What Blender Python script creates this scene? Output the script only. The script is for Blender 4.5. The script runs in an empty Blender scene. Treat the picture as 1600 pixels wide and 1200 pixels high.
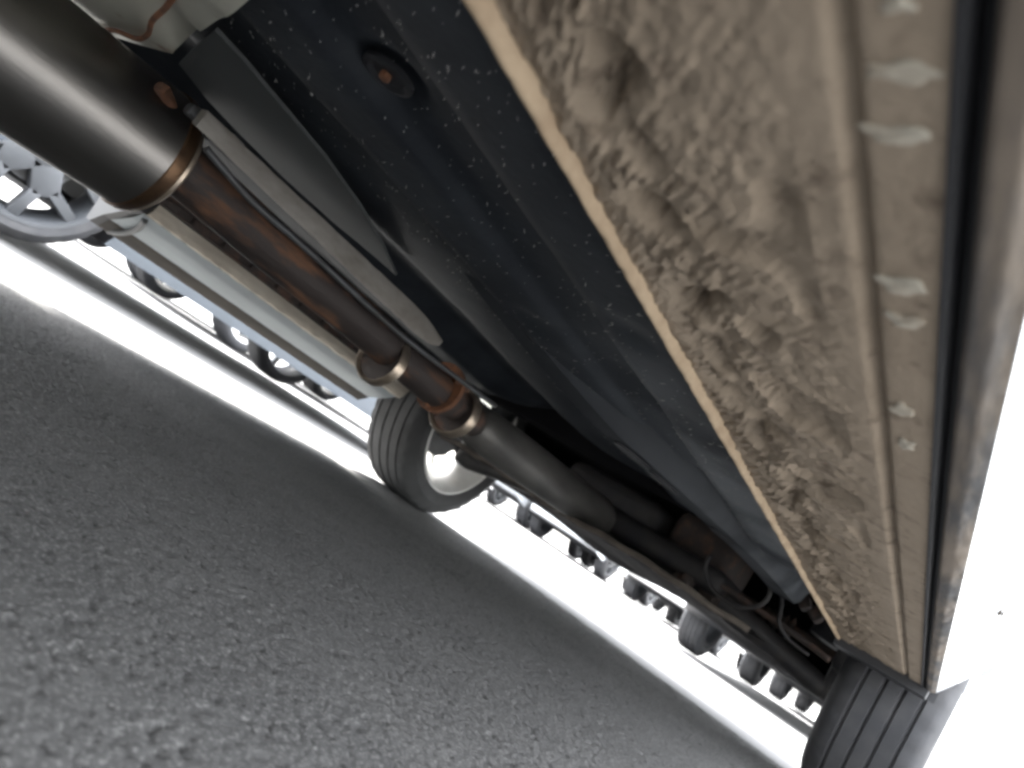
import bpy, bmesh, math, random
import numpy as np
from mathutils import Vector, Matrix

S = bpy.context.scene
random.seed(7)
R = math.radians

# ---------------------------------------------------------------- camera
CAM_H = 0.185
cd = bpy.data.cameras.new('camera')
cam = bpy.data.objects.new('camera', cd)
S.collection.objects.link(cam)
S.camera = cam
cd.sensor_width = 36.0
cd.lens = 27.0
cd.clip_start = 0.01
cd.clip_end = 12000
_f = 1200.0
_roll = 0.583
_X = Vector((1432 - 800, 1210 - 600, _f)).normalized()          # car axis seen from the camera (x right, y down, z forward)
_n = Vector((math.cos(_roll), math.sin(_roll), 0)).cross(_X).normalized()
if _n.y > 0:
    _n = -_n
_Y = _n.cross(_X)
_M = Matrix((_X, _Y, _n))                                        # camera (x right, y down, z fwd) -> world
right = _M @ Vector((1, 0, 0)); down = _M @ Vector((0, 1, 0)); fwd = _M @ Vector((0, 0, 1))
rot = Matrix((right, -down, -fwd)).transposed()
cam.matrix_world = Matrix.Translation((0, 0, CAM_H)) @ rot.to_4x4()
cd.dof.use_dof = True
cd.dof.focus_distance = 0.85
cd.dof.aperture_fstop = 7.5

# ---------------------------------------------------------------- sky, sun, exposure
SUN_EL, SUN_AZ = 70.0, 80.0            # azimuth from +X towards +Y (the far side of the car)
w = bpy.data.worlds.new('World'); S.world = w; w.use_nodes = True
nt = w.node_tree; nt.nodes.clear()
sky = nt.nodes.new('ShaderNodeTexSky'); sky.sky_type = 'NISHITA'; sky.sun_disc = False
sky.sun_elevation = R(SUN_EL); sky.sun_rotation = R(90 - SUN_AZ)
sky.air_density = 1.0; sky.dust_density = 4.0; sky.ozone_density = 1.0
bg = nt.nodes.new('ShaderNodeBackground'); bg.inputs['Strength'].default_value = 0.12
wo = nt.nodes.new('ShaderNodeOutputWorld')
hs = nt.nodes.new('ShaderNodeHueSaturation'); hs.inputs['Saturation'].default_value = 0.18
nt.links.new(sky.outputs[0], hs.inputs['Color']); nt.links.new(hs.outputs[0], bg.inputs[0]); nt.links.new(bg.outputs[0], wo.inputs[0])
sl = bpy.data.lights.new('sun', 'SUN'); so = bpy.data.objects.new('sun', sl); S.collection.objects.link(so)
sl.energy = 2.0; sl.angle = R(14); sl.color = (1, .97, .93)
sd = Vector((math.cos(R(SUN_EL)) * math.cos(R(SUN_AZ)), math.cos(R(SUN_EL)) * math.sin(R(SUN_AZ)), math.sin(R(SUN_EL))))
so.rotation_euler = sd.to_track_quat('Z', 'Y').to_euler()
S.view_settings.view_transform = 'Standard'; S.view_settings.look = 'None'
S.view_settings.exposure = 4.9; S.view_settings.gamma = 1.0
S.view_settings.use_curve_mapping = False
S.render.engine = 'CYCLES'
S.cycles.max_bounces = 10; S.cycles.diffuse_bounces = 6
S.cycles.use_denoising = True
S.cycles.pixel_filter_type = 'BLACKMAN_HARRIS'; S.cycles.filter_width = 3.0

# ---------------------------------------------------------------- helpers
def link(o):
    S.collection.objects.link(o)
    return o

def obj(name, bm, m, parent=None, smooth=False, kind=None, label=None):
    me = bpy.data.meshes.new(name)
    bmesh.ops.recalc_face_normals(bm, faces=bm.faces[:])
    bm.to_mesh(me); bm.free()
    me.materials.append(m)
    if smooth is not False:
        for p in me.polygons: p.use_smooth = True
        if smooth is not True:
            me.set_sharp_from_angle(angle=R(smooth))
    o = link(bpy.data.objects.new(name, me))
    o.parent = parent
    if kind: o['kind'] = kind
    if label: o['label'] = label
    return o

def thing(name, label, cat, loc=(0, 0, 0), rz=0, group=None):
    o = link(bpy.data.objects.new(name, None))
    o.location = loc; o.rotation_euler = (0, 0, rz); o.empty_display_size = .1
    o['label'] = label; o['category'] = cat
    if group: o['group'] = group
    return o

def add_box(bm, c, s, bevel=0.0, rotm=None, seg=1):
    r = bmesh.ops.create_cube(bm, size=1.0)
    vs = r['verts']
    bmesh.ops.scale(bm, verts=vs, vec=s)
    if bevel > 0:
        es = list({e for v in vs for e in v.link_edges})
        b = bmesh.ops.bevel(bm, geom=es, offset=bevel, segments=seg, affect='EDGES', profile=.5)
        vs = list({v for f in b['faces'] for v in f.verts} | {v for v in vs if v.is_valid})
    if rotm is not None:
        bmesh.ops.transform(bm, matrix=rotm, verts=vs)
    bmesh.ops.translate(bm, verts=vs, vec=c)
    return vs

def add_lathe(bm, prof, axis_o, axis_d, n=48, closed=False, rfun=None):
    """prof: list of (t along axis, radius). Full ring surface."""
    d = Vector(axis_d).normalized()
    u = d.orthogonal().normalized()
    if abs(d.y) > .9: u = Vector((1, 0, 0)); u = (u - d * u.dot(d)).normalized()
    v = d.cross(u)
    o = Vector(axis_o)
    rings = []
    for j, (t, r) in enumerate(prof):
        ring = []
        for i in range(n):
            a = 2 * math.pi * i / n
            rr = r if rfun is None else rfun(j, i, r)
            ring.append(bm.verts.new(o + d * t + (u * math.cos(a) + v * math.sin(a)) * rr))
        rings.append(ring)
    k = len(rings) if closed else len(rings) - 1
    for j in range(k):
        A, B = rings[j], rings[(j + 1) % len(rings)]
        for i in range(n):
            bm.faces.new((A[i], A[(i + 1) % n], B[(i + 1) % n], B[i]))
    return rings

def cap(bm, ring):
    try: bm.faces.new(ring)
    except ValueError: pass

def add_tube(bm, pts, r, n=10, caps=True):
    pts = [Vector(p) for p in pts]
    rs = r if isinstance(r, (list, tuple)) else [r] * len(pts)
    rings = []; prev = None
    for i, p in enumerate(pts):
        t = (pts[min(i + 1, len(pts) - 1)] - pts[max(i - 1, 0)]).normalized()
        if prev is None: u = t.orthogonal().normalized()
        else:
            u = prev - t * prev.dot(t); u.normalize()
        prev = u; v = t.cross(u)
        rings.append([bm.verts.new(p + (u * math.cos(2 * math.pi * k / n) + v * math.sin(2 * math.pi * k / n)) * rs[i]) for k in range(n)])
    for a, b in zip(rings, rings[1:]):
        for k in range(n):
            bm.faces.new((a[k], a[(k + 1) % n], b[(k + 1) % n], b[k]))
    if caps: cap(bm, rings[0]); cap(bm, rings[-1])
    return rings

def smooth_path(pts, k=6):
    pts = [Vector(p) for p in pts]; out = []
    P = [pts[0]] + pts + [pts[-1]]
    for i in range(1, len(P) - 2):
        for j in range(k):
            t = j / k
            a, b, c, d = P[i - 1], P[i], P[i + 1], P[i + 2]
            out.append(.5 * ((2 * b) + (c - a) * t + (2 * a - 5 * b + 4 * c - d) * t * t + (3 * b - a - 3 * c + d) * t ** 3))
    out.append(pts[-1])
    return out

def add_slab(bm, poly, z0, z1):
    """closed prism from an XY polygon"""
    b = [bm.verts.new((x, y, z0)) for x, y in poly]; t = [bm.verts.new((x, y, z1)) for x, y in poly]
    bm.faces.new(b[::-1]); bm.faces.new(t)
    n = len(poly)
    for i in range(n): bm.faces.new((b[i], b[(i + 1) % n], t[(i + 1) % n], t[i]))

def add_grid(bm, fn, nu, nv, flip=False):
    vs = [[bm.verts.new(fn(i / nu, j / nv)) for j in range(nv + 1)] for i in range(nu + 1)]
    for i in range(nu):
        for j in range(nv):
            f = (vs[i][j], vs[i + 1][j], vs[i + 1][j + 1], vs[i][j + 1])
            bm.faces.new(f[::-1] if flip else f)
    return vs

# value noise, numpy
def _hash(ix, iy, seed):
    h = (ix.astype(np.int64) * 374761393 + iy.astype(np.int64) * 668265263 + seed * 1442695041) & 0xffffffff
    h = ((h ^ (h >> 13)) * 1274126177) & 0xffffffff
    return ((h ^ (h >> 16)) & 0xffff) / 65535.0
def vnoise(x, y, seed=0):
    ix = np.floor(x); iy = np.floor(y); fx = x - ix; fy = y - iy
    fx = fx * fx * (3 - 2 * fx); fy = fy * fy * (3 - 2 * fy)
    a = _hash(ix, iy, seed); b = _hash(ix + 1, iy, seed); c = _hash(ix, iy + 1, seed); d = _hash(ix + 1, iy + 1, seed)
    return (a * (1 - fx) + b * fx) * (1 - fy) + (c * (1 - fx) + d * fx) * fy
def fbm(x, y, seed=0, o=4):
    s = 0; a = .5
    for k in range(o):
        s = s + a * vnoise(x * 2 ** k, y * 2 ** k, seed + k); a *= .5
    return s
def np_grid(name, P, m, parent=None, kind=None, label=None):
    """P: (nu, nv, 3) array -> smooth sheet"""
    nu, nv = P.shape[:2]
    idx = np.arange(nu * nv).reshape(nu, nv)
    F = np.stack([idx[:-1, :-1], idx[1:, :-1], idx[1:, 1:], idx[:-1, 1:]], -1).reshape(-1, 4)
    me = bpy.data.meshes.new(name)
    me.from_pydata(P.reshape(-1, 3).tolist(), [], F.tolist())
    me.update()
    for p in me.polygons: p.use_smooth = True
    me.materials.append(m)
    o = link(bpy.data.objects.new(name, me)); o.parent = parent
    if kind: o['kind'] = kind
    if label: o['label'] = label
    return o

# ---------------------------------------------------------------- materials
def mat(name, col, rough=.5, metal=0.0, col2=None, scale=8.0, lo=.4, hi=.65, bump=0.0, bscale=None, stretch=(1, 1, 1), rough2=None,
        col3=None, scale3=30.0, lo3=.55, hi3=.7, spec=.5, detail=6.0, coat=0.0):
    m = bpy.data.materials.new(name); m.use_nodes = True
    t = m.node_tree; N = t.nodes; L = t.links
    b = N['Principled BSDF']
    b.inputs['Roughness'].default_value = rough; b.inputs['Metallic'].default_value = metal
    b.inputs['Specular IOR Level'].default_value = spec
    b.inputs['Coat Weight'].default_value = coat
    b.inputs['Base Color'].default_value = (*col, 1)
    tc = N.new('ShaderNodeTexCoord'); mp = N.new('ShaderNodeMapping'); mp.inputs['Scale'].default_value = stretch
    L.new(tc.outputs['Object'], mp.inputs[0])
    cur = None
    def noise(sc, d=detail):
        n = N.new('ShaderNodeTexNoise'); n.inputs['Scale'].default_value = sc; n.inputs['Detail'].default_value = d
        n.inputs['Roughness'].default_value = .62
        L.new(mp.outputs[0], n.inputs['Vector']); return n
    def ramp(src, lo, hi):
        r = N.new('ShaderNodeMapRange'); r.inputs['From Min'].default_value = lo; r.inputs['From Max'].default_value = hi
        L.new(src, r.inputs['Value']); return r
    if col2:
        n = noise(scale); r = ramp(n.outputs['Fac'], lo, hi)
        mx = N.new('ShaderNodeMix'); mx.data_type = 'RGBA'
        mx.inputs['A'].default_value = (*col, 1); mx.inputs['B'].default_value = (*col2, 1)
        L.new(r.outputs[0], mx.inputs['Factor']); cur = mx.outputs['Result']
        if rough2 is not None:
            mr = N.new('ShaderNodeMapRange'); mr.inputs['To Min'].default_value = rough; mr.inputs['To Max'].default_value = rough2
            L.new(r.outputs[0], mr.inputs['Value']); L.new(mr.outputs[0], b.inputs['Roughness'])
            if metal > 0:
                mr2 = N.new('ShaderNodeMapRange'); mr2.inputs['To Min'].default_value = metal; mr2.inputs['To Max'].default_value = 0
                L.new(r.outputs[0], mr2.inputs['Value']); L.new(mr2.outputs[0], b.inputs['Metallic'])
    if col3:
        n = noise(scale3, 3.0); r = ramp(n.outputs['Fac'], lo3, hi3)
        mx = N.new('ShaderNodeMix'); mx.data_type = 'RGBA'
        if cur: L.new(cur, mx.inputs['A'])
        else: mx.inputs['A'].default_value = (*col, 1)
        mx.inputs['B'].default_value = (*col3, 1)
        L.new(r.outputs[0], mx.inputs['Factor']); cur = mx.outputs['Result']
    if cur: L.new(cur, b.inputs['Base Color'])
    if bump > 0:
        n = noise(bscale or scale * 4); bp = N.new('ShaderNodeBump'); bp.inputs['Strength'].default_value = 1.0
        bp.inputs['Distance'].default_value = bump
        L.new(n.outputs['Fac'], bp.inputs['Height']); L.new(bp.outputs[0], b.inputs['Normal'])
    m['_nodes'] = 1
    return m

M = {}
M['asphalt'] = mat('asphalt', (.046, .0452, .0435), .92, col2=(.035, .0345, .0335), scale=5, col3=(.125, .123, .118), scale3=330, lo3=.52, hi3=.66, bump=.0006, bscale=420, detail=5)
M['ground'] = mat('plain_asphalt', (.062, .062, .062), .95, col2=(.048, .048, .048), scale=1.5)
M['mud'] = mat('dried_mud', (.31, .255, .195), .95, col2=(.25, .203, .153), scale=14, lo=.35, hi=.7, col3=(.165, .13, .098), scale3=42, lo3=.56, hi3=.72, bump=.0016, bscale=210, spec=.2)
M['mud_lip'] = mat('tan_mud', (.44, .345, .24), .9, col2=(.35, .265, .18), scale=30, bump=.0008, bscale=200, spec=.2)
M['mud_pale'] = mat('pale_dry_mud', (.40, .375, .315), .95, col2=(.34, .295, .235), scale=40, bump=.0008, bscale=200, spec=.2)
M['mud_dark'] = mat('dark_mud', (.16, .13, .105), .95, col2=(.10, .08, .065), scale=40, bump=.001, bscale=160, spec=.2)
M['skirt'] = mat('dirty_plastic', (.05, .05, .052), .8, col2=(.18, .15, .12), scale=16, lo=.34, hi=.56, stretch=(.45, 2.2, 2.2), rough2=.95, bump=.0005, bscale=120)
M['gap'] = mat('black_rubber', (.012, .013, .016), .6)
M['white_paint'] = mat('white_paint', (.52, .54, .56), .3, coat=.4, col2=(.46, .48, .50), scale=5)
M['floor'] = mat('black_underseal', (.016, .0195, .025), .62, col2=(.029, .035, .042), scale=7, bump=.0006, bscale=70, spec=.25)
M['tray'] = mat('grey_plastic', (.075, .08, .086), .6, col2=(.045, .048, .052), scale=5, bump=.0004, bscale=60)
M['panel'] = mat('light_grey_plastic', (.14, .15, .16), .65, col2=(.10, .108, .115), scale=4)
M['rail'] = mat('dark_grey_rail', (.034, .038, .043), .75, col2=(.024, .027, .031), scale=6, spec=.15)
M['matte'] = mat('matte_black_plastic', (.008, .008, .009), 1.0, spec=.05)
M['shield'] = mat('dull_shield', (.060, .066, .067), .7, col2=(.050, .054, .055), scale=5, spec=.3)
M['alu'] = mat('aluminium_shield', (.22, .21, .19), .6, metal=.3, col2=(.14, .128, .11), scale=25, stretch=(.4, 1, 1), bump=.0006, bscale=60)
M['muffler'] = mat('stainless_steel', (.26, .25, .235), .36, metal=1, col2=(.215, .205, .195), scale=6, stretch=(.3, 2, 2), bump=.0002, bscale=60)
M['tan_steel'] = mat('dull_tan_steel', (.15, .145, .135), .5, metal=.5, col2=(.09, .088, .082), scale=14, stretch=(.4, 1, 1))
M['seam'] = mat('heat_tinted_steel', (.14, .085, .05), .4, metal=.9, col2=(.07, .045, .03), scale=30)
M['ring'] = mat('bright_steel', (.55, .47, .38), .35, metal=.9, col2=(.4, .33, .25), scale=40)
M['rust_pipe'] = mat('rusty_pipe', (.042, .033, .030), .6, metal=.3, col2=(.15, .075, .042), scale=22, lo=.49, hi=.64, rough2=.9, bump=.0014, bscale=90, stretch=(.35, 1.6, 1.6))
M['rust'] = mat('rust', (.20, .085, .04), .9, col2=(.08, .045, .03), scale=40, bump=.001, bscale=120)
M['dark_rust'] = mat('dark_rusty_iron', (.045, .036, .032), .8, col2=(.11, .06, .04), scale=25, lo=.5, hi=.7, bump=.0008, bscale=90)
M['plate'] = mat('grey_beige_plate', (.48, .48, .41), .5, metal=.3, col2=(.19, .10, .05), scale=9, lo=.56, hi=.66, bump=.0006, bscale=40)
M['far_sill'] = mat('blue_grey_primer', (.30, .34, .36), .6, col2=(.24, .27, .285), scale=6, stretch=(.4, 1, 1))
M['cream'] = mat('cream_dirt', (.68, .62, .52), .85, col2=(.50, .44, .36), scale=22, stretch=(.25, 1.5, 1.5), bump=.0008, bscale=90)
M['brown_trim'] = mat('brown_trim', (.03, .026, .022), .8, col2=(.055, .047, .038), scale=12, stretch=(.3, 1, 1))
M['brown_lip'] = mat('dusty_brown_edge', (.10, .085, .07), .85, col2=(.055, .045, .038), scale=20)
M['tyre_daylit'] = mat('daylit_rubber', (.075, .076, .076), .85, col2=(.055, .055, .055), scale=8, spec=.3)  # paler copy of the tyre rubber, daylight on the far wheel put into colour
M['tyre'] = mat('tyre_rubber', (.03, .031, .034), .75, col2=(.045, .045, .047), scale=14, spec=.4, bump=.0003, bscale=200)
M['tyre_grey'] = mat('dusty_tyre_rubber', (.055, .056, .058), .8, col2=(.085, .083, .08), scale=10, spec=.3)
M['alloy'] = mat('silver_alloy', (.05, .054, .06), .5, metal=.2, col2=(.043, .047, .052), scale=6)
M['alloy_in'] = mat('bare_alloy', (.72, .72, .70), .5, metal=.15, col2=(.62, .61, .58), scale=12)
M['iron'] = mat('dark_iron', (.02, .02, .022), .6, col2=(.035, .032, .03), scale=20, bump=.0008, bscale=70)
M['grey_metal'] = mat('grey_casting', (.10, .105, .11), .5, metal=.4, col2=(.07, .07, .07), scale=14)
M['black'] = mat('black_plastic', (.016, .017, .02), .5)
M['glass'] = mat('tinted_glass', (.02, .025, .03), .05, spec=.8)
M['lamp'] = mat('clear_lamp', (.6, .62, .65), .1)
M['red_lamp'] = mat('red_lamp', (.35, .02, .02), .15)
M['dust'] = mat('pale_dust', (.30, .30, .29), .9)

# grey sheen painted into the floor and rail colour near the front wheel
def sheen_tint(m, col):
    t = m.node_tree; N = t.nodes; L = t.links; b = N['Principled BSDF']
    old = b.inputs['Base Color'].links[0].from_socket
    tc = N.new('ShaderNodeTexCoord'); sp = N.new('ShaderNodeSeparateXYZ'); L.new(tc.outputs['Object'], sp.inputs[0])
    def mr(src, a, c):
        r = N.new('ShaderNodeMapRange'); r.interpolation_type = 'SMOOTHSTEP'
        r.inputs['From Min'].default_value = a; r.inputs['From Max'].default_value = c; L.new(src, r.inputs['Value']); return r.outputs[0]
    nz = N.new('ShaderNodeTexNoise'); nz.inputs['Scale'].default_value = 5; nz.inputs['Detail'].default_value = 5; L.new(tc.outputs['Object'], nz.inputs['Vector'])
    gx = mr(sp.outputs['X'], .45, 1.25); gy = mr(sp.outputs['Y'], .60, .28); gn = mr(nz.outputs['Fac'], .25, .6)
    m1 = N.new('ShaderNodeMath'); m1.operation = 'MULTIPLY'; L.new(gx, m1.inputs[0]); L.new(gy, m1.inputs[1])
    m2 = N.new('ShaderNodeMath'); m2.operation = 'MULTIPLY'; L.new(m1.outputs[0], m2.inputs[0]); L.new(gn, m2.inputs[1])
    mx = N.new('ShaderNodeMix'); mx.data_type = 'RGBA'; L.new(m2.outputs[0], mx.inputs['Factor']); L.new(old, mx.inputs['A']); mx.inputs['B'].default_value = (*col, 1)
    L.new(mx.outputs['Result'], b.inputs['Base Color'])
sheen_tint(M['floor'], (.22, .235, .25))
sheen_tint(M['rail'], (.14, .148, .158))

# ---------------------------------------------------------------- ground
N_ = 200
bm = bmesh.new()
vs = [bm.verts.new(p) for p in ((-5000, -5000, -.012), (5000, -5000, -.012), (5000, 5000, -.012), (-5000, 5000, -.012))]
bm.faces.new(vs)
g = obj('ground', bm, M['ground']); g['kind'] = 'structure'
# near part of the car park with real relief of the stones
nx, ny = 900, 640
xs = np.linspace(0, 1, nx) ** 1.35 * 2.6 - .05
ys = np.linspace(0, 1, ny) ** 1.45 * 2.3 - .02
GX, GY = np.meshgrid(xs, ys, indexing='ij')
v1 = vnoise(GX * 260, GY * 260, 3); v2 = vnoise(GX * 470, GY * 470, 9); v3 = fbm(GX * 60, GY * 60, 5, 3)
GZ = (np.clip(v1, .25, .8) - .5) * .0015 + (v2 - .5) * .0018 + (v3 - .5) * .0009
pits = vnoise(GX * 150, GY * 150, 31); GZ -= np.clip(pits - .78, 0, 1) * .016
edge = np.minimum.reduce([GX - xs[0], xs[-1] - GX, GY - ys[0], ys[-1] - GY]); GZ = GZ * np.clip(edge / .1, 0, 1) - np.clip(.1 - edge, 0, .1) * .1
a = np_grid('asphalt', np.stack([GX, GY, GZ], -1), M['asphalt']); a['kind'] = 'structure'

# ---------------------------------------------------------------- wheels
def tyre_profile(w, r, rim_r, grooves=4, gd=.007):
    """list of (t across, radius) from inner bead over the tread to the outer bead"""
    p = [(.012, rim_r), (.002, rim_r + .012), (-.004, (r + rim_r) / 2), (.002, r - .035), (.012, r - .014), (.024, r - .003)]
    a, b = .03, w - .03
    gw = .0075
    cs = [a + (b - a) * (k + .5) / grooves for k in range(grooves)]
    for c in cs:
        p += [(c - gw / 2 - .001, r), (c - gw / 2, r - .001), (c - gw / 2 + .0012, r - gd), (c + gw / 2 - .0012, r - gd), (c + gw / 2, r - .001), (c + gw / 2 + .001, r)]
    p += [(w - .024, r - .003), (w - .012, r - .014), (w - .002, r - .035), (w + .004, (r + rim_r) / 2), (w - .002, rim_r + .012), (w - .012, rim_r)]
    return p

def spokes(bm, rim_r, n, y, yin, kind, rot0):
    """spokes in the XZ plane; outer face at y, thickness towards yin"""
    def bar(p0, p1, w0, w1):
        d = Vector((p1[0] - p0[0], p1[1] - p0[1])); q = Vector((-d.y, d.x)).normalized()
        c = [(p0[0] + q.x * w0 / 2, p0[1] + q.y * w0 / 2), (p1[0] + q.x * w1 / 2, p1[1] + q.y * w1 / 2), (p1[0] - q.x * w1 / 2, p1[1] - q.y * w1 / 2), (p0[0] - q.x * w0 / 2, p0[1] - q.y * w0 / 2)]
        s = 1 if y > yin else -1
        f = [bm.verts.new((x, y - s * .004, z)) for x, z in c]
        bk = [bm.verts.new((x, yin, z)) for x, z in c]
        m_ = [bm.verts.new((.86 * x + .14 * (p0[0] + p1[0]) / 2, y, .86 * z + .14 * (p0[1] + p1[1]) / 2)) for x, z in c]
        bm.faces.new(m_); bm.faces.new(bk[::-1])
        for i in range(4):
            j = (i + 1) % 4
            bm.faces.new((m_[i], m_[j], f[j], f[i])); bm.faces.new((f[i], f[j], bk[j], bk[i]))
    for k in range(n):
        a = rot0 + 2 * math.pi * k / n
        P = lambda r_, da=0: (r_ * math.cos(a + da), r_ * math.sin(a + da))
        if kind == 'y':
            bar(P(.03), P(rim_r * .62), .105, .095)
            for s in (-1, 1):
                bar(P(rim_r * .54, s * .16), P(rim_r * .985, s * .40), .042, .04)
        elif kind == 'double':
            for s in (-1, 1):
                bar(P(.03, s * .5), P(rim_r * .985, s * .17), .03, .022)
        else:
            bar(P(.03), P(rim_r * .985), .06, .045)

def make_wheel(parent, loc, out, w=.215, r=.32, rim_r=.215, kind='double', n=5, rot0=.3, seg=72, rim_m=None, tyre_m=None, tread=True):
    """axle along Y; out=+1: outer face towards +Y; loc = centre of the tyre"""
    wl = link(bpy.data.objects.new('wheel', None)); wl.parent = parent; wl.location = loc; wl.empty_display_size = .1
    bm = bmesh.new()
    prof = tyre_profile(w, r, rim_r, 4 if tread else 2)
    prof = [(t - w / 2, q) for t, q in prof]
    if out < 0: prof = [(-t, q) for t, q in prof[::-1]]
    nn = len(prof)
    def rf(j, i, q):
        t = prof[j][0]
        if tread and abs(t) > w / 2 - .034 and q > r - .02 and i % 4 == 0: return q - .005
        return q
    add_lathe(bm, prof, (0, 0, 0), (0, 1, 0), n=seg * 2 if tread else seg, rfun=rf)
    obj('tyre', bm, tyre_m or M['tyre'], wl, smooth=35)
    bm = bmesh.new()
    o = out
    h = w / 2
    # barrel: thin double skin
    pr = [(-o * (h - .012), rim_r + .004), (-o * (h - .008), rim_r + .012), (-o * (h - .004), rim_r - .002), (-o * (h - .03), rim_r - .016), (-o * .03, rim_r - .03), (o * (h - .06), rim_r - .022), (o * (h - .02), rim_r - .012), (o * (h - .003), rim_r - .003), (o * (h - .001), rim_r + .010), (o * (h - .012), rim_r + .004)]
    add_lathe(bm, pr, (0, 0, 0), (0, 1, 0), n=seg)
    add_lathe(bm, [(o * (h - .045), .001), (o * (h - .045), .07), (o * (h - .02), .072), (o * (h - .012), .055), (o * (h - .01), .001)], (0, 0, 0), (0, 1, 0), n=24)
    spokes(bm, rim_r, n, o * (h - .012), o * (h - .05), kind, rot0)
    obj('rim', bm, rim_m or M['alloy'], wl, smooth=30)
    bm = bmesh.new()
    add_lathe(bm, [(-o * .02, .001), (-o * .02, .06), (o * .012, .065), (o * .012, .135), (o * .034, .135), (o * .034, .001)], (0, 0, 0), (0, 1, 0), n=40)
    obj('brake_disc', bm, M['grey_metal'], wl, smooth=30)
    return wl

# ---------------------------------------------------------------- car bodies
def side_outline(L0, L1, zb, wheels, ar, style):
    """(x, z) outline of the lower body, arches cut, from rear bottom round to front; x from L0 (rear) to L1 (front)"""
    p = [(L0 + .10, zb + .06)]
    for cx, cz in wheels:
        th0 = math.asin(max(-1, min(1, (zb - cz) / ar)))
        p.append((cx - ar - .05, zb))
        for k in range(13):
            a = math.pi - (-th0) - (math.pi + 2 * -th0 * 0 + 0) * 0
            ang = (math.pi + th0 * -1) + ((-th0 * -1) - (math.pi - th0)) * 0
            t = k / 12
            aa = math.pi - th0 + (th0 - (math.pi - th0)) * t
            p.append((cx + ar * math.cos(aa), cz + ar * math.sin(aa)))
        p.append((cx + ar + .05, zb))
    if style == 'suv':
        top = [(L1 - .12, zb + .03), (L1 - .02, zb + .14), (L1, zb + .30), (L1 - .02, .78), (L1 - .10, .93), (L1 - .35, 1.0), (L1 - 1.05, 1.07),
               (L0 + .15, 1.10), (L0 + .03, 1.02), (L0, .8), (L0, zb + .25), (L0 + .04, zb + .1)]
    else:
        top = [(L1 - .12, zb + .03), (L1 - .02, zb + .12), (L1, zb + .25), (L1 - .03, .62), (L1 - .12, .74), (L1 - .45, .84), (L1 - 1.05, .92),
               (L0 + .18, .96), (L0 + .03, .90), (L0, .7), (L0, zb + .22), (L0 + .04, zb + .1)]
    return p + top

def extrude_side(bm, outline, y0, y1, tuck):
    """solid between y0 and y1, tuck(z) narrows the half width"""
    yc = (y0 + y1) / 2; hw = (y1 - y0) / 2
    A = [bm.verts.new((x, yc - (hw - tuck(x, z)), z)) for x, z in outline]
    B = [bm.verts.new((x, yc + (hw - tuck(x, z)), z)) for x, z in outline]
    n = len(outline)
    fa = bm.faces.new(A); fb = bm.faces.new(B[::-1])
    for i in range(n):
        bm.faces.new((A[i], B[i], B[(i + 1) % n], A[(i + 1) % n]))
    dark = [f for f in bm.faces if f not in (fa, fb) and max(v.co.z for v in f.verts) < .76 and f.calc_center_median().x < max(x for x, z in outline) - .3
            and f.calc_center_median().x > min(x for x, z in outline) + .2]
    for f in dark: f.material_index = 1
    bmesh.ops.triangulate(bm, faces=[fa, fb])

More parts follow.
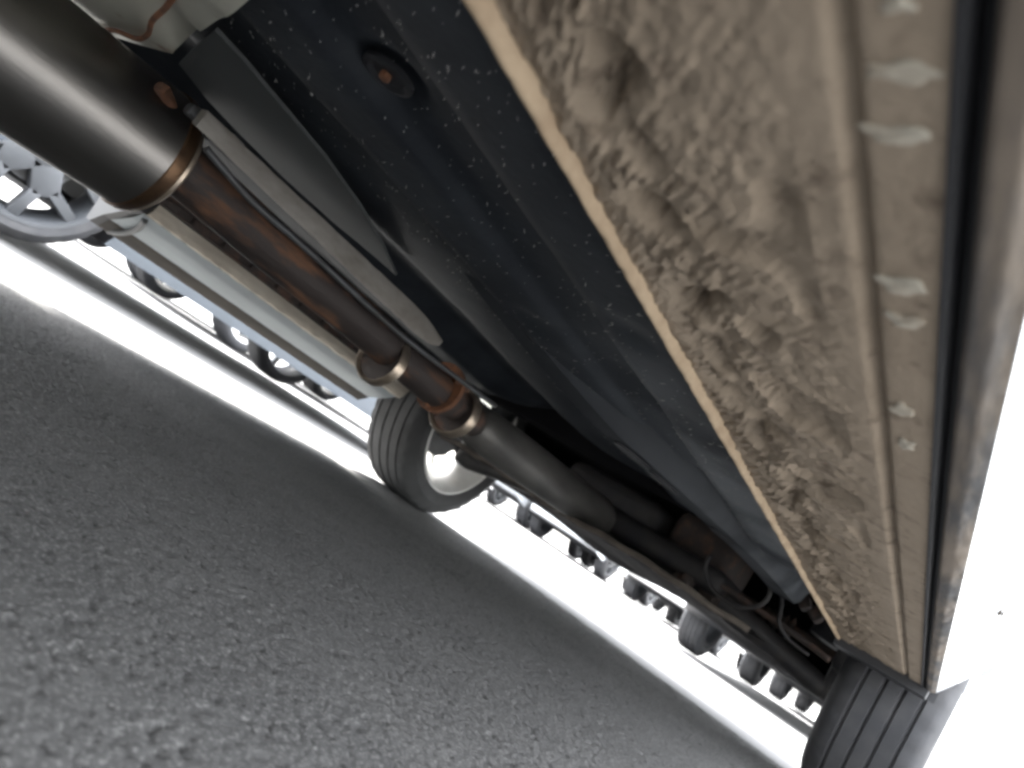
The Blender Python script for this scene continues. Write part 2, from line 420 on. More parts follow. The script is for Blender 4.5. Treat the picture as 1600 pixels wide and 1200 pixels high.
def car_upper(parent, L0, L1, y0, y1, zb, wheels, ar, style, paint, nose=(.5, .7), dark_under=True):
    H = 1.68 if style == 'suv' else 1.47
    belt = 1.06 if style == 'suv' else .92
    def tuck(x, z):
        t = 0
        if z < .42: t += (.42 - z) * .22
        if z > .75: t += (z - .75) * .16
        e = max(0, x - (L1 - nose[0])); e2 = max(0, (L0 + .45) - x)
        return t + e * e * nose[1] + e2 * e2 * .7
    bm = bmesh.new()
    extrude_side(bm, side_outline(L0, L1, zb, wheels, ar, style), y0, y1, tuck)
    obj('body', bm, paint, parent, smooth=25).data.materials.append(M['black'] if dark_under else paint)
    yc = (y0 + y1) / 2; hw = (y1 - y0) / 2
    # cabin: pillars and roof as one shell, glass panels set proud
    rx = L1 - 1.0; wx = L1 - 1.72; bx = L0 + (.30 if style == 'suv' else .55); ex = L0 + (.08 if style == 'suv' else .12)
    bm = bmesh.new()
    lo = hw - .055; hi = hw - .22
    sec = [(rx, belt - .02, lo), (wx, H - .05, hi), (wx - .35, H, hi - .01), (bx + .3, H - .01, hi - .01), (bx, H - .06, hi), (ex, belt - .02, lo)]
    Lf = [bm.verts.new((x, yc - q, z)) for x, z, q in sec]; Rt = [bm.verts.new((x, yc + q, z)) for x, z, q in sec]
    bm.faces.new(Lf); bm.faces.new(Rt[::-1])
    for i in range(len(sec) - 1): bm.faces.new((Lf[i], Rt[i], Rt[i + 1], Lf[i + 1]))
    obj('roof', bm, paint, parent, smooth=25)
    def glass(c, off):
        bm = bmesh.new()
        v = [Vector(p) for p in c]; nrm = (v[1] - v[0]).cross(v[2] - v[0]).normalized()
        if nrm.dot(Vector(off)) < 0: nrm = -nrm
        b = [bm.verts.new(p - nrm * .004) for p in v]; t = [bm.verts.new(p + nrm * .004) for p in v]
        bm.faces.new(b[::-1]); bm.faces.new(t)
        for i in range(len(v)): bm.faces.new((b[i], b[(i + 1) % len(v)], t[(i + 1) % len(v)], t[i]))
        obj('window', bm, M['glass'], parent)
    def mixp(z): return lo + (hi - lo) * (z - belt + .02) / (H - .05 - belt + .02)
    z0, z1 = belt + .02, H - .11
    def fx(z): return rx + (wx - rx) * (z - belt) / (H - .05 - belt)
    def gx(z): return ex + (bx - ex) * (z - belt) / (H - .05 - belt)
    mid = (wx + bx) / 2 + .05
    for s in (-1, 1):
        glass([(fx(z0) - .12, yc + s * mixp(z0), z0), (fx(z1) - .06, yc + s * mixp(z1), z1), (mid + .04, yc + s * mixp(z1), z1), (mid + .04, yc + s * mixp(z0), z0)], (0, s, 0))
        glass([(mid - .04, yc + s * mixp(z0), z0), (mid - .04, yc + s * mixp(z1), z1), (gx(z1) + .12, yc + s * mixp(z1), z1), (gx(z0) + .16, yc + s * mixp(z0), z0)], (0, s, 0))
    glass([(fx(z0), yc - mixp(z0) + .06, z0), (fx(z0), yc + mixp(z0) - .06, z0), (fx(z1), yc + mixp(z1) - .06, z1), (fx(z1), yc - mixp(z1) + .06, z1)], (1, 0, .3))
    glass([(gx(z0), yc - mixp(z0) + .08, z0), (gx(z0), yc + mixp(z0) - .08, z0), (gx(z1), yc + mixp(z1) - .08, z1), (gx(z1), yc - mixp(z1) + .08, z1)], (-1, 0, .3))
    zl = .78 if style == 'suv' else .64
    for s in (-1, 1):
        bm = bmesh.new(); add_box(bm, (L1 - .10, yc + s * (hw - .30), zl), (.16, .34, .12), .03, seg=2); obj('headlight', bm, M['lamp'], parent, smooth=40)
        bm = bmesh.new(); add_box(bm, (L0 + .06, yc + s * (hw - .24), zl + .08), (.12, .22, .2), .03, seg=2); obj('tail_light', bm, M['red_lamp'], parent, smooth=40)
        bm = bmesh.new(); add_box(bm, (fx(z0) - .22, yc + s * (hw + .04), belt + .06), (.11, .2, .13), .04, seg=2); obj('side_mirror', bm, paint, parent, smooth=40)
        for hx in (mid + .22, mid - .62):
            bm = bmesh.new(); add_box(bm, (hx, yc + s * (hw - .015 - tuck(hx, belt - .12)), belt - .12), (.16, .05, .025), .008); obj('door_handle', bm, paint, parent, smooth=40)

# ================================================================ the car the camera lies under
car = thing('parked_car', 'white car seen from beneath, its muddy sill overhead and steel exhaust running forward', 'car', (.9, .92, 0))
root_off = Vector((.9, .92, 0))
class Shift:            # parts are modelled in world metres, then hung under the car's base point
    pass
def part(name, bm, m, smooth=False, parent=None, kind=None, label=None):
    o = obj(name, bm, m, parent or car, smooth, kind, label)
    if parent is None: o.location = -root_off
    return o
AX, BX = 2.26, -.47
NEAR, FAR = .105, 1.725
white = M['white_paint']

# wheels (thing > wheel > tyre, rim, brake_disc)
def own_wheel(x, yc, out, **k):
    return make_wheel(car, Vector((x, yc, .32)) - root_off, out, seg=72, rim_m=M['alloy_in'], **k)
own_wheel(AX, NEAR, -1, w=.215, rim_r=.22)
own_wheel(AX - .015, FAR, 1, w=.235, rim_r=.225, rot0=.5, tyre_m=M['tyre_daylit'])
own_wheel(BX, NEAR, -1); own_wheel(BX, FAR, 1)

# upper body (closed box above the floor)
bodyE = link(bpy.data.objects.new('upper_body', None)); bodyE.parent = car; bodyE.location = -root_off
car_upper(bodyE, -1.35, 3.12, -.045, 1.875, .515, [(BX, .34), (AX, .34)], .385, 'suv', white, nose=(.5, .6), dark_under=False)
for o in list(bodyE.children):           # window, roof ... are plain parts of the car
    o.parent = car; o.location = -root_off
bpy.data.objects.remove(bodyE)

# --- near sill: underside caked in mud
SX0, SX1 = -.02, 1.80
zS = .335
nu, nv = 1350, 190
u = np.linspace(0, 1, nu); X = SX0 + (SX1 - SX0) * u ** 1.35
v = np.linspace(0, 1, nv); Yv = .0605 + (.2235 - .0605) * v
GX, GY = np.meshgrid(X, Yv, indexing='ij')
t = (GY - .0605) / (.2235 - .0605)
al = (GX + GY * .8) / 1.28; ac = (GX * .8 - GY) / 1.28
big = fbm(GX * 20, GY * 24, 11, 3)
fib = fbm(al * 70, ac * 330, 21, 3)                                         # slanted streaks of dirt
crumb = fbm(GX * 110, GY * 110, 71, 4)
blob = vnoise(GX * 24, GY * 26, 41)
wob = (vnoise(GX * 12, GX * 0, 8) - .5) * .10 + (vnoise(GX * 40, GX * 0, 18) - .5) * .08
tro = np.exp(-((t - .76 - wob) / .085) ** 2)                                # broken hollow beside the flange
deep = np.clip(vnoise(GX * 42, GY * 46, 61) * 2.2 - .8, 0, 1)
near_l = np.exp(-((t - .78) / .16) ** 2)
Z = zS + 0 * GX
on = np.clip((t - .21) * 7, 0, 1)
Z -= (big - .45) * .005 * on
Z -= (crumb - .47) * .0042 * on * (.6 + .6 * vnoise(GX * 9, GY * 12, 3))
Z -= (fib - .45) * (.0018 + .0078 * near_l) * on
Z += tro * deep * (.008 + .022 * np.clip(fib * 1.8 - .35, 0, 1))
Z += np.clip(blob - .74, 0, 1) * .06 * np.clip((t - .30) * 8, 0, 1) * (t < .68) * (.5 + crumb)
Z += np.exp(-((t - .175) / .02) ** 2) * .006                                 # shallow rolled groove
Z -= (fbm(GX * 50, GY * 50, 72, 3) - .45) * .0012 * (t < .2)
o = np_grid('sill', np.stack([GX, GY, Z], -1), M['mud'], car, label='sill underside caked in brown dried mud'); o.location = -root_off
# clods and pale mud streaks on the sill
for xx, ln, wd in ((.128, .004, .014), (.150, .003, .010), (.172, .0045, .024), (.197, .005, .024), (.282, .008, .022), (.309, .007, .019), (.405, .010, .014), (.455, .010, .012)):
    bm = bmesh.new()
    r_ = bmesh.ops.create_icosphere(bm, subdivisions=3, radius=1.0)['verts']
    ph = random.random() * 9
    for vv in r_:
        k = .85 + .3 * math.sin(vv.co.x * 3.1 + ph) * math.sin(vv.co.y * 4.3 + ph * 2)
        vv.co = Vector((vv.co.x * ln * k + vv.co.y * .3 * ln, vv.co.y * wd / 2 * k, vv.co.z * .0013 * k))
    bmesh.ops.translate(bm, verts=r_, vec=(xx, .0755 + random.uniform(-.002, .002), zS - .0002))
    part('mud_clod', bm, M['mud_pale'], True)
# pinch-weld flange beside the floor
nu = 700
bm = bmesh.new()
prof = [(.2225, .360), (.2222, .338), (.2236, .3295), (.2262, .3275), (.2292, .3305), (.2315, .345), (.233, .40)]
def fl(uu, vv):
    x = SX0 + (SX1 + .03 - SX0) * uu ** 1.3
    k = vv * (len(prof) - 1); i = min(int(k), len(prof) - 2); f = k - i
    y = prof[i][0] * (1 - f) + prof[i + 1][0] * f; z = prof[i][1] * (1 - f) + prof[i + 1][1] * f
    n_ = float(vnoise(np.array([x * 40.]), np.array([vv * 3]), 5)[0]) - .5; n2 = float(vnoise(np.array([x * 130.]), np.array([vv * 6]), 15)[0]) - .5
    return (x, y + n_ * .0009 + n2 * .0008, z + n_ * .001 + n2 * .0012)
add_grid(bm, fl, nu, 12)
part('sill_flange', bm, M['mud_lip'], True)
# black seam between sill and skirt
bm = bmesh.new()
add_slab(bm, [(SX0, .0532), (SX1, .0532), (SX1, .0605), (SX0, .0605)], .347, .40)
add_slab(bm, [(SX0, .0582), (SX1, .0582), (SX1, .0605), (SX0, .0605)], .3335, .3465)
part('seam_seal', bm, M['gap'])
# side skirt: dirty lower strip
def strip(prof, x0, x1, nx_, amp, seed, sub=6):
    P = []
    pr = []
    for (y0_, z0_), (y1_, z1_) in zip(prof, prof[1:]):
        for k in range(sub): pr.append((y0_ + (y1_ - y0_) * k / sub, z0_ + (z1_ - z0_) * k / sub))
    pr.append(prof[-1])
    xs_ = x0 + (x1 - x0) * np.linspace(0, 1, nx_) ** 1.3
    Y_ = np.array([q[0] for q in pr]); Z_ = np.array([q[1] for q in pr])
    A = np.zeros((nx_, len(pr), 3)); A[:, :, 0] = xs_[:, None]; A[:, :, 1] = Y_[None]; A[:, :, 2] = Z_[None]
    nz = fbm(A[:, :, 0] * 35, np.arange(len(pr))[None] * .35 + 0 * A[:, :, 0], seed, 3) - .45
    A[:, :, 2] -= nz * amp; A[:, :, 1] -= nz * amp * .4
    return A
o = np_grid('skirt_trim', strip([(.0530, .352), (.0525, .337), (.050, .3345), (.042, .3345), (.034, .3385)], SX0, 1.83, 400, .0022, 77, 4), M['skirt'], car, label='dirt-streaked grey strip along the outer sill'); o.location = -root_off
o = np_grid('side_skirt', strip([(.0338, .3387), (.018, .364), (-.004, .403), (-.024, .44), (-.044, .485), (-.052, .56)], SX0, 1.83, 60, .0, 1, 4), white, car, label='white painted lower door skirt'); o.location = -root_off
bm = bmesh.new()                                                        # end of the skirt at the wheel arch, white inner return
vs = [bm.verts.new(p) for p in ((1.831, .052, .336), (1.831, .0338, .3387), (1.831, -.004, .403), (1.831, -.036, .56), (1.831, .06, .56), (1.831, .06, .36))]
bm.faces.new(vs); part('skirt_end', bm, M['skirt'])
bm = bmesh.new()
for (px, py, pz) in ((1.05, .002, .392), (1.08, -.001, .3975)):
    add_box(bm, (px, py, pz), (.03, .002, .004), 0, Matrix.Rotation(.3, 4, 'Y'))
part('dirt_mark', bm, M['mud_dark'])
# arch liner between sill and wheel
bm = bmesh.new()
def liner(uu, vv):
    a = math.pi * (1.02 - .5 * uu)
    return (AX + .375 * math.cos(a), .03 + .20 * vv, .345 + .375 * math.sin(a))
add_grid(bm, liner, 14, 2)
add_slab(bm, [(1.80, .045), (1.884, .045), (1.884, .232), (1.80, .232)], .318, .36)
part('arch_liner', bm, M['black'], 30)

# --- floor pan with pressed ribs
prof = [(.233, .402), (.30, .400), (.315, .385), (.40, .383), (.415, .402), (.50, .404), (.52, .388), (.60, .386), (.625, .405), (.70, .408), (.88, .412), (.93, .47),
        (1.12, .47), (1.17, .43), (1.2, .405), (1.3, .40), (1.32, .386), (1.42, .386), (1.44, .402), (1.66, .40)]
sub = 5
pr = []
for (a0, b0), (a1, b1) in zip(prof, prof[1:]):
    for k in range(sub):
        s_ = k / sub; pr.append((a0 + (a1 - a0) * s_, b0 + (b1 - b0) * s_))
pr.append(prof[-1])
Yp = np.array([q[0] for q in pr]); Zp = np.array([q[1] for q in pr])
ker = np.array([1, 2, 3, 2, 1]) / 9.; Zs = np.convolve(np.pad(Zp, 2, 'edge'), ker, 'valid')
xs = np.linspace(-1.25, 1.95, 260)
A = np.zeros((len(xs), len(pr), 3)); A[:, :, 0] = xs[:, None]; A[:, :, 1] = Yp[None]; A[:, :, 2] = Zs[None]
A[:, :, 2] += (fbm(A[:, :, 0] * 7, A[:, :, 1] * 7, 90, 3) - .45) * .008
A[:, :, 2] += np.clip((A[:, :, 0] - 1.55) / .4, 0, 1) ** 2 * .10
for cx, cy, rr, dd in ((.33, .487, .03, .012), (.62, .36, .03, .005), (.75, .55, .04, .006), (1.25, .46, .05, .008)):
    d2 = ((A[:, :, 0] - cx) ** 2 + (A[:, :, 1] - cy) ** 2) / rr ** 2
    A[:, :, 2] += dd * np.exp(-d2 ** 2)
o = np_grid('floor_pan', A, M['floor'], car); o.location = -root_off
# dust specks thrown on the underseal: countless
bm = bmesh.new()
for i in range(1300):
    xx = .12 + 1.35 * random.random() ** 1.5; yy = .24 + .5 * random.random() ** .9
    if yy > .55 * xx + .62: continue
    iy = int(np.argmin(abs(Yp - yy))); ix = int(np.argmin(abs(xs - xx)))
    zz = float(A[ix, iy, 2]) - .0012
    s_ = random.choice((.0006, .0007, .0009, .0012)) * (.7 + xx * .7)
    an = random.gauss(.85, .18); el = random.uniform(2.5, 6.5)
    q = [bm.verts.new((xx + s_ * (el * math.cos(an) * c_ - math.sin(an) * d_), yy + s_ * (el * math.sin(an) * c_ + math.cos(an) * d_), zz)) for c_, d_ in ((-1, 0), (0, -.6), (1, 0), (0, .6))]
    ap = bm.verts.new((xx, yy, zz - s_ * .5))
    for k in range(4): bm.faces.new((q[k], q[(k + 1) % 4], ap))
part('dust_speck', bm, M['dust'], kind='stuff')
# drain plug with a rusty bolt
bm = bmesh.new(); add_lathe(bm, [(0, .022), (-.004, .022), (-.005, .018), (-.002, .014), (-.002, .001)], (.33, .487, .405), (0, 0, 1), n=28)
pl = part('floor_plug', bm, M['black'], 30)
bm = bmesh.new(); add_lathe(bm, [(0, .005), (-.006, .005), (-.007, .004), (-.007, .001)], (.330, .489, .405), (0, 0, 1), n=6)
part('plug_bolt', bm, M['rust'], parent=pl)
# chassis rail running forward and outward, with black ovals standing in for shaded holes
path = [(.70, .66), (.85, .61), (1.05, .555), (1.35, .48), (1.65, .42), (2.0, .40)]
pp = smooth_path([(x, y, 0) for x, y in path], 6)
bm = bmesh.new(); rings = []
for i, p in enumerate(pp):
    tg = (pp[min(i + 1, len(pp) - 1)] - pp[max(i - 1, 0)]).normalized(); q = Vector((-tg.y, tg.x, 0))
    hw = .04; f = i / len(pp)
    zb = .416 - .052 * min(1, f * 2.6) ** .7
    sec = [(-hw - .012, .425), (-hw, zb + .012), (-hw + .010, zb), (hw - .010, zb), (hw, zb + .012), (hw + .012, .425)]
    rings.append([bm.verts.new(p + q * a_ + Vector((0, 0, z_))) for a_, z_ in sec])
for a_, b_ in zip(rings, rings[1:]):
    for k in range(5): bm.faces.new((a_[k], a_[k + 1], b_[k + 1], b_[k]))
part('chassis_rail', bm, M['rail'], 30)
for (cx, cy, zz, ra) in ((1.14, .533, .3635, .034), (1.24, .507, .3635, .034), (1.5, .45, .3635, .03)):
    bm = bmesh.new()
    an = -.28
    for q_, (r0, z0) in enumerate(((1, 0),)):
        vs = []
        for k in range(20):
            a_ = 2 * math.pi * k / 20; ex, ey = ra * 1.5 * math.cos(a_), .018 * math.sin(a_)
            vs.append(bm.verts.new((cx + ex * math.cos(an) - ey * math.sin(an), cy + ex * math.sin(an) + ey * math.cos(an), zz - .0035)))
        bm.faces.new(vs)
        r_ = bmesh.ops.extrude_face_region(bm, geom=bm.faces[:])
        bmesh.ops.translate(bm, verts=[g_ for g_ in r_['geom'] if isinstance(g_, bmesh.types.BMVert)], vec=(0, 0, .003))
    part('rail_hole_shade', bm, M['gap'])

# --- tunnel: tapered heat shield, bracket rail, brake line
bm = bmesh.new()
q = [(.304, .691), (.342, .79), (.38, .883), (.444, .915), (.508, .93), (.60, .94), (.70, .93), (.79, .90), (.83, .895), (.70, .815), (.591, .759), (.483, .719), (.382, .700), (.339, .692)]
q = [(x, y, .388) for x, y in q]
c0 = [bm.verts.new(p) for p in q]; c1 = [bm.verts.new((x, y, z + .004)) for x, y, z in q]
bm.faces.new(c0); bm.faces.new(c1[::-1])
for i in range(len(q)): bm.faces.new((c0[i], c0[(i + 1) % len(q)], c1[(i + 1) % len(q)], c1[i]))
bmesh.ops.triangulate(bm, faces=[f for f in bm.faces if len(f.verts) > 4])
part('tunnel_shield', bm, M['shield'])
bm = bmesh.new()
pts = []
xs2 = [.395 + k * (.90 - .395) / 60 for k in range(61)]
R_ = []
for k, x in enumerate(xs2):
    zt = .3545; zb_ = .334 - .014 * (k / 60)
    if x > .80:
        s_ = (x - .80) / .10; zt -= .012 * s_ * s_; zb_ += .012 * s_ ** 4
    n_ = (float(vnoise(np.array([x * 60.]), np.array([1.]), 3)[0]) - .5) * .0012
    R_.append([bm.verts.new((x, .800, zt + n_)), bm.verts.new((x, .798, (zt + zb_) / 2 + .004)), bm.verts.new((x, .800, zb_ + n_)), bm.verts.new((x, .812, zb_ + .002)), bm.verts.new((x, .812, zt))])
for a_, b_ in zip(R_, R_[1:]):
    for k in range(5): bm.faces.new((a_[k], a_[(k + 1) % 5], b_[(k + 1) % 5], b_[k]))
cap(bm, R_[0]); cap(bm, R_[-1])
part('shield_flange', bm, M['alu'], 40)
bm = bmesh.new(); add_tube(bm, smooth_path([(.45, .862, .334), (.48, .86, .329), (.54, .86, .322), (.64, .86, .3215), (.9, .87, .318), (1.2, .86, .33)], 8), .0045, 8)
part('brake_line', bm, M['grey_metal'], True)
# rear plate over the muffler
bm = bmesh.new()
def plate(uu, vv):
    y = .42 + .78 * vv
    xe = .20 + (y - .42) * .36
    if y > .86: xe = .36
    x = -.55 + (xe + .55) * uu
    return (x, y, .376 + .016 * math.exp(-((y - .72 - .5 * (x - .2)) / .035) ** 2) - .012 * math.exp(-((y - .58) / .05) ** 2) + .01 * max(0, uu - .94) / .06)
add_grid(bm, plate, 40, 60)
part('rear_plate', bm, M['plate'], True)
bm = bmesh.new()
add_tube(bm, smooth_path([(.255, .672, .378), (.272, .715, .377), (.291, .77, .374), (.318, .83, .376), (.334, .886, .377), (.330, .93, .377), (.338, .99, .377), (.346, 1.059, .377)], 6), .0028, 8)
part('rust_bead', bm, M['rust'], True)

# --- exhaust
def axis_part(name, p0, p1, prof, m, n=64, parent=None, smooth=35):
    bm = bmesh.new()
    rr = add_lathe(bm, prof, p0, Vector(p1) - Vector(p0), n=n)
    cap(bm, rr[0]); cap(bm, rr[-1])
    return part(name, bm, m, smooth, parent)
mA, mB = Vector((-.15, .95, .269)), Vector((.442, .95, .302))
mL = (mB - mA).length
muf = axis_part('muffler', mA, mB, [(-.03, .03), (-.02, .06), (0, .076), (.01, .078), (mL * .5, .078), (mL - .012, .078), (mL - .008, .0785)], M['muffler'])
axis_part('end_seam', mA, mB, [(mL - .0085, .0775), (mL - .007, .0805), (mL + .004, .0805), (mL + .010, .077), (mL + .012, .070)], M['seam'], parent=muf)
axis_part('end_cap', mA, mB, [(mL + .008, .0745), (mL + .016, .074), (mL + .022, .066), (mL + .024, .056), (mL + .018, .038)], M['ring'], parent=muf)
bm = bmesh.new()
add_tube(bm, smooth_path([(.42, .95, .310), (.50, .95, .311), (.65, .95, .306), (.83, .95, .304), (1.0, .95, .300), (1.16, .95, .294)], 6), .0365, 32)
part('exhaust_pipe', bm, M['rust_pipe'], True)
cl_ = axis_part('exhaust_clamp', (.955, .95, .278), (.985, .95, .278), [(.008, .042), (0, .0465), (-.001, .049), (.004, .0515), (.018, .0515), (.024, .047), (.024, .037)], M['ring'], 40)
axis_part('clamp_recess', (.955, .95, .278), (.985, .95, .278), [(.006, .0435), (.007, .030)], M['dark_rust'], 40, parent=cl_)
cl_ = axis_part('exhaust_clamp', (1.205, .95, .284), (1.24, .95, .284), [(.010, .045), (0, .050), (-.001, .053), (.005, .056), (.022, .056), (.029, .051), (.029, .036)], M['ring'], 40)
axis_part('clamp_recess', (1.205, .95, .284), (1.24, .95, .284), [(.008, .0465), (.009, .030)], M['dark_rust'], 40, parent=cl_)
axis_part('flex_joint', (1.15, .95, .294), (1.33, .95, .288), [(0, .030), (.03, .036), (.06, .030), (.10, .034), (.17, .03)], M['dark_rust'], 30)
fl_ = axis_part('flange', (1.135, .95, .302), (1.15, .95, .302), [(0, .03), (0, .052), (.012, .052), (.012, .03)], M['rust'], 24)
for a_ in (0.4, 2.5, 4.6):
    bm = bmesh.new(); add_lathe(bm, [(-.02, .001), (-.02, .007), (.03, .007), (.03, .001)], (1.14, .95 + .043 * math.cos(a_), .302 + .043 * math.sin(a_)), (1, 0, 0), n=6)
    part('bolt', bm, M['rust'], parent=fl_)
axis_part('resonator', (1.29, .95, .288), (1.92, .95, .300), [(0, .034), (.012, .043), (.05, .047), (.15, .050), (.30, .052), (.74, .053), (.82, .042), (1.0, .04)], M['tan_steel'], 48)
# muffler hanger and rubber
bm = bmesh.new(); add_box(bm, (.396, .893, .352), (.036, .018, .014), .005, Matrix.Rotation(.5, 4, 'Z') @ Matrix.Rotation(.3, 4, 'Y'), 2)
hg = part('muffler_hanger', bm, M['rust'], 40)
bm = bmesh.new(); add_box(bm, (.432, .862, .356), (.05, .022, .014), .004, Matrix.Rotation(-.15, 4, 'Z'), 2)
add_box(bm, (.452, .835, .352), (.028, .03, .018), .005, Matrix.Rotation(.3, 4, 'Z'), 2)
part('hanger_bracket', bm, M['grey_metal'], 40, parent=hg)
bm = bmesh.new(); add_lathe(bm, [(-.006, .001), (-.006, .005), (.006, .005), (.006, .001)], (.44, .858, .348), (0, 0, 1), n=6)
part('bolt', bm, M['iron'], parent=hg)
# dark slotted brace on the far side of the exhaust
bm = bmesh.new()
add_tube(bm, [(.40, 1.055, .284), (.75, 1.055, .284), (1.14, 1.055, .280)], .0035, 8)
add_tube(bm, [(.40, 1.06, .2685), (.75, 1.06, .2685), (1.14, 1.06, .2665)], .003, 8)
add_box(bm, (.77, 1.066, .2763), (.74, .004, .0165))
for k in range(11):
    add_box(bm, (.50 + k * .06, 1.062, .2755), (.034, .008, .013), .002)
part('tunnel_brace', bm, M['dark_rust'])

# --- far sill (seen from inside)
FX0, FX1 = .86, 1.87
o = np_grid('far_sill_flange', strip([(1.655, .40), (1.658, .315), (1.666, .292), (1.676, .279), (1.690, .278)], FX0, FX1, 300, .006, 33, 4), M['cream'], car, label='cream dirt-coated flange of the far sill'); o.location = -root_off
o = np_grid('far_sill', strip([(1.6905, .2782), (1.72, .258), (1.79, .2285)], FX0, FX1, 120, .001, 35, 6), M['far_sill'], car, label='blue-grey underside of the far sill'); o.location = -root_off
o = np_grid('far_sill_trim', strip([(1.790, .2285), (1.797, .222), (1.826, .201), (1.845, .203), (1.86, .23), (1.868, .35), (1.874, .50)], FX0, FX1, 120, .0012, 37, 4), M['brown_trim'], car, label='dark brown outer edge of the far sill'); o.location = -root_off
bm = bmesh.new()
vs = [bm.verts.new(p) for p in ((.86, 1.655, .40), (.86, 1.658, .315), (.86, 1.69, .278), (.86, 1.79, .2285), (.86, 1.826, .201), (.86, 1.845, .203), (.86, 1.868, .35), (.86, 1.868, .40))]
bm.faces.new(vs)
r_ = bmesh.ops.extrude_face_region(bm, geom=bm.faces[:])
bmesh.ops.translate(bm, verts=[g_ for g_ in r_['geom'] if isinstance(g_, bmesh.types.BMVert)], vec=(-.02, 0, .0))
part('far_sill_end', bm, M['black'])
bm = bmesh.new(); add_tube(bm, smooth_path([(.875, 1.70, .268), (.895, 1.74, .245), (.90, 1.79, .22), (.89, 1.83, .205)], 5), .007, 10)
part('far_sill_bracket', bm, M['grey_metal'], True)
# unseen block added behind the far sill to darken the ground
bm = bmesh.new(); add_box(bm, (.36, 1.765, .42), (.86, .21, .10), .015)
part('far_rear_blocker', bm, M['black'])
bm = bmesh.new()
def liner2(uu, vv):
    a = math.pi * (.95 - .9 * uu)
    return (AX + .372 * math.cos(a), 1.58 + .285 * vv, .335 + .372 * math.sin(a))
add_grid(bm, liner2, 20, 2)  # far liner added to close the bright gap above the tyre
part('arch_liner', bm, M['matte'], 30)

bm = bmesh.new(); add_box(bm, (1.98, .92, .55), (.03, 1.62, .24), .008)  # dark panel added to stop a light leak ahead of the floor
part('firewall_blocker', bm, M['matte'])
bm = bmesh.new(); add_box(bm, (2.46, .915, .50), (.94, 1.58, .02), .004)  # black slab added to keep the engine bay dark
part('engine_bay_blocker', bm, M['matte'])
bm = bmesh.new(); add_box(bm, (2.86, .915, .42), (.04, 1.36, .26), .008)  # dark panel added to shut out the sky above the valance
part('radiator_blocker', bm, M['matte'])
# --- front axle: arms, subframe, engine parts
def mirror_y(y): return 1.83 - y
for side in (0, 1):
    my = (lambda y: y) if side == 0 else mirror_y
    bm = bmesh.new()
    add_tube(bm, smooth_path([(2.24, my(.25), .235), (2.22, my(.40), .262), (2.16, my(.58), .285)], 6), [.026, .028, .03, .03, .03, .03, .03, .032, .034, .034, .034, .034, .034], 12)
    add_tube(bm, smooth_path([(2.25, my(.30), .245), (2.36, my(.46), .275), (2.46, my(.58), .29)], 6), .024, 10)
    arm = part('control_arm', bm, M['iron'], True)
    for (x, y, z, r_) in ((2.15, .585, .287, .036), (2.24, .245, .238, .028)):
        bm = bmesh.new(); add_lathe(bm, [(-.03, .001), (-.03, r_ * .8), (-.02, r_), (.02, r_), (.03, r_ * .8), (.03, .001)], (x, my(y), z), (0.2, 1, 0.1), n=20)
        part('bushing', bm, M['dark_rust'] if side == 0 else M['iron'], 35, parent=arm)
    bm = bmesh.new()
    add_box(bm, (2.26, my(.235), .31), (.10, .06, .20), .02, seg=2)
    add_box(bm, (2.17, my(.215), .36), (.07, .09, .15), .02, seg=2)
    part('brake_caliper', bm, M['iron'], 40)
    bm = bmesh.new(); add_tube(bm, [(2.28, my(.24), .33), (2.28, my(.40), .325), (2.28, my(.62), .33), (2.28, my(.80), .34)], .014, 12)
    for k in range(5):
        add_lathe(bm, [(-.008, .018), (0, .034 - k * .003), (.008, .018)], (2.28, my(.40 + k * .018), .325), (0, 1, 0), n=18)
    part('drive_shaft', bm, M['dark_rust'], True)
    bm = bmesh.new(); add_tube(bm, smooth_path([(2.12, my(.26), .30), (2.10, my(.38), .31), (2.08, my(.62), .32)], 5), .008, 10)
    tr = part('tie_rod', bm, M['dark_rust'] if side == 0 else M['iron'], True)
    bm = bmesh.new(); add_tube(bm, [(2.20, my(.30), .34), (2.22, my(.285), .55), (2.24, my(.28), .75)], [.045, .05, .05], 16)
    part('strut', bm, M['black'], True)
bm = bmesh.new()
add_box(bm, (2.15, .915, .315), (.16, .72, .07), .025, seg=3)
add_box(bm, (2.48, .915, .32), (.12, .70, .06), .025, seg=3)
add_box(bm, (2.30, .60, .318), (.30, .09, .06), .02, seg=2); add_box(bm, (2.30, 1.23, .318), (.30, .09, .06), .02, seg=2)
part('subframe', bm, M['iron'], 40)
bm = bmesh.new(); add_box(bm, (2.36, 1.02, .36), (.34, .36, .16), .04, seg=3)
part('oil_pan', bm, M['iron'], 40)
bm = bmesh.new(); add_box(bm, (2.40, .72, .40), (.30, .22, .16), .05, seg=3)
part('gearbox', bm, M['dark_rust'], 40)
# looping hose beside the near front wheel
bm = bmesh.new()
pts = [(1.98 + .012 * math.sin(a_), .51 + .085 * math.cos(a_), .345 - .062 * math.sin(a_)) for a_ in [(-.3 + 3.8 * k / 20) for k in range(21)]]
add_tube(bm, pts, .0055, 10)
part('hose', bm, M['iron'], True)
bm = bmesh.new(); add_tube(bm, smooth_path([(2.03, .42, .385), (2.03, .40, .35), (2.06, .39, .31), (2.1, .36, .29), (2.14, .31, .285)], 6), .005, 10)
part('brake_hose', bm, M['iron'], True)
for (x, y, z) in ((2.06, .36, .385), (2.08, .33, .375), (2.05, .40, .395), (2.07, .64, .275), (2.09, .67, .268)):
    bm = bmesh.new()
    add_box(bm, (x, y, z), (.05, .035, .03), .008, Matrix.Rotation(random.random() * 2, 4, 'X'), 2)
    part('rusty_bracket', bm, M['dark_rust'], 40)
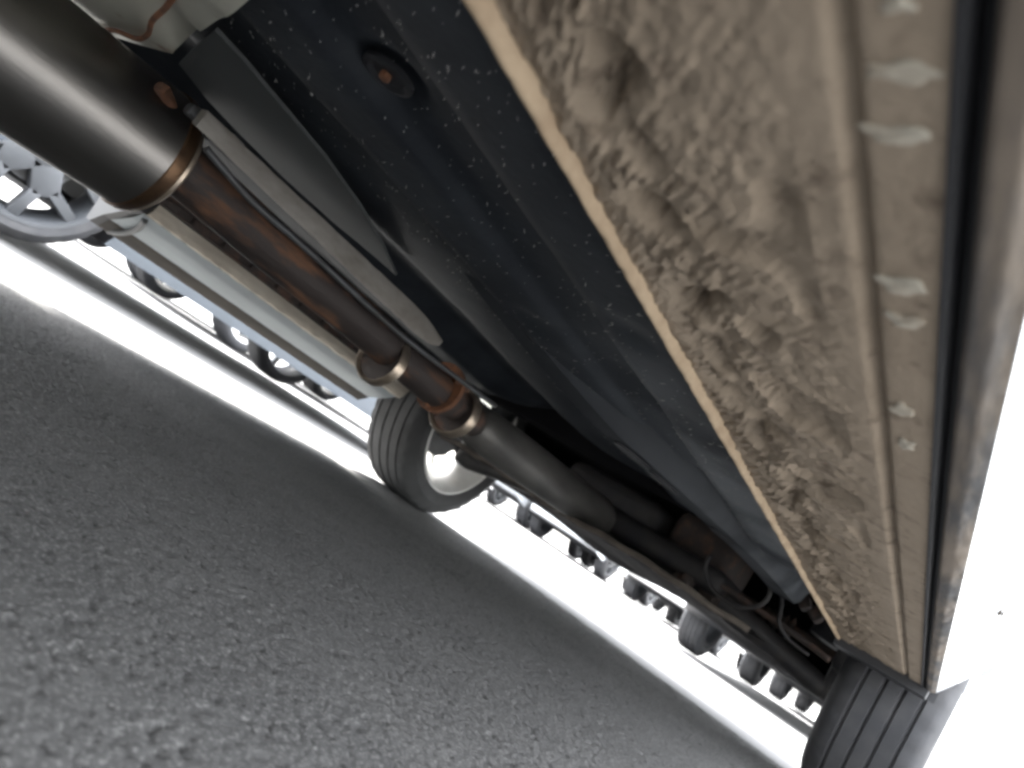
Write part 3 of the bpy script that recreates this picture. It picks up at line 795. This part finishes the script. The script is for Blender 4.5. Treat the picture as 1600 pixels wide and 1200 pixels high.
# front valance and undertray
bm = bmesh.new()
prof = [(2.80, .262), (2.92, .238), (2.965, .236), (2.985, .25), (3.02, .33), (3.06, .45), (3.05, .55)]
def val(uu, vv):
    y = .07 + 1.69 * uu
    k = vv * (len(prof) - 1); i = min(int(k), len(prof) - 2); f = k - i
    x = prof[i][0] * (1 - f) + prof[i + 1][0] * f; z = prof[i][1] * (1 - f) + prof[i + 1][1] * f
    e = abs(uu - .5) * 2
    return (x - .5 * e ** 4, y, z + .012 * math.sin(y * 9) * (vv < .5))
add_grid(bm, val, 50, 18)
part('front_valance', bm, M['matte'], 40)
bm = bmesh.new()
def und(uu, vv):
    y = .40 + 1.05 * vv
    return (1.87 + .95 * uu, y, .2455 + .004 * math.sin(y * 11) + .002 * math.sin(y * 47) + .012 * math.exp(-uu * 40) * 0 + .016 * math.sin(uu * math.pi) )
add_grid(bm, und, 20, 60)
part('undertray', bm, M['matte'], True)
bm = bmesh.new()
def lipf(uu, vv):
    y = .40 + 1.05 * uu
    a_ = math.pi * (.5 + vv)
    return (1.872 + .006 * math.cos(a_), y, .252 + .004 * math.sin(y * 11) + .002 * math.sin(y * 47) + .008 * math.sin(a_))
add_grid(bm, lipf, 60, 8)
part('undertray_lip', bm, M['brown_lip'], True)
# ================================================================ the other cars in the car park
PAINT = {k: mat('paint_' + k, c, .3, coat=.4, col2=tuple(x * .9 for x in c), scale=3) for k, c in dict(
    blue=(.085, .10, .118), silver=(.5, .52, .54), white=(.78, .78, .78), black=(.03, .03, .035), grey=(.2, .21, .22), red=(.35, .04, .04), navy=(.05, .07, .14)).items()}

def make_car(label, kind, paint, x_rear, y0, y1, L=4.35, wb=2.66, over=.78, r=.325, rim_r=.215, style='hatch', spoke='double', n=5, rot0=.3, zb=.20, seg=64, heading=1, group=None, rim_m=None, w=.21):
    """x_rear: X of the rear axle (heading +X)"""
    t = thing('parked_car', label, 'car', (x_rear + wb / 2, (y0 + y1) / 2, 0), 0 if heading > 0 else math.pi, group)
    hw = (y1 - y0) / 2
    e = link(bpy.data.objects.new('tmp', None)); e.parent = t
    x0 = -wb / 2 - over; x1 = x0 + L
    car_upper(e, x0, x1, -hw, hw, zb, [(-wb / 2, r + .01), (wb / 2, r + .01)], r + .06, style, paint)
    for o in list(e.children): o.parent = t
    bpy.data.objects.remove(e)
    bm = bmesh.new()                                   # underbody
    add_box(bm, (0, 0, zb + .06), (wb - .85, hw * 2 - .25, .1), .02)
    add_tube(bm, [(-wb / 2 - .6, -.3, zb + .06), (wb / 2 - .3, -.3, zb + .05)], .035, 10)
    obj('underbody', bm, M['black'], t)
    for sx in (-1, 1):
        for s in (-1, 1):
            make_wheel(t, (sx * wb / 2, s * (hw - w / 2 - .01), r), s, w=w, r=r, rim_r=rim_r, kind=spoke, n=n, rot0=rot0, seg=seg, tread=True if seg > 50 else False,
                       rim_m=rim_m or M['alloy'], tyre_m=M['tyre'])
    return t

GR = 'cars parked in the far rows'
# the car right beside ours, blocky Y-spoke wheels
make_car('light blue car with chunky Y-spoked silver wheels parked alongside beyond the far sill', 'hatch', PAINT['blue'], 1.14, 2.98, 4.75, rim_r=.262, r=.335, spoke='y', n=5, rot0=R(-90 + 28), zb=.168, seg=72, wb=2.68, L=4.3, over=.74)
make_car('tall white van with small bright hubs farthest left in the third row', 'suv', PAINT['white'], 4.68, 8.2, 10.1, r=.36, rim_r=.19, wb=2.95, L=4.9, style='suv', seg=40, zb=.3, rim_m=M['alloy_in'])
make_car('silver car in the second row whose bright wheel shows under the light blue car', 'hatch', PAINT['silver'], 4.40, 5.9, 7.65, r=.34, rim_r=.24, seg=56, zb=.26, rim_m=M['alloy_in'])
make_car('silver car parked straight ahead in line with the near front wheel', 'suv', PAINT['silver'], 6.6, .02, 1.86, seg=64, zb=.27, style='suv', r=.34)
make_car('black car beyond the silver one, last of the line straight ahead', 'suv', PAINT['black'], 11.6, .1, 1.9, seg=40, style='suv', zb=.25)
make_car('white car far ahead in the lane of the light blue car', 'hatch', PAINT['white'], 12.9, 3.0, 4.8, zb=.28, r=.34, seg=40)
make_car('silver car far ahead in the second row, between two white cars', 'hatch', PAINT['silver'], 13.06, 5.3, 7.05, zb=.28, r=.34, seg=40)
make_car('grey off-road car far ahead in the row of the dark car with small bright hubs', 'suv', PAINT['grey'], 13.1, 7.2, 9.0, seg=40, style='suv', zb=.32, r=.36)
make_car('grey car farthest back in the second row, its dark wheels small in the bright gap', 'hatch', PAINT['grey'], 18.6, 5.3, 7.05, zb=.24, r=.33, seg=40)
make_car('white car far ahead at the back, seen just right of the far front wheel', 'hatch', PAINT['white'], 15.25, 9.4, 11.2, zb=.28, r=.34, seg=40)
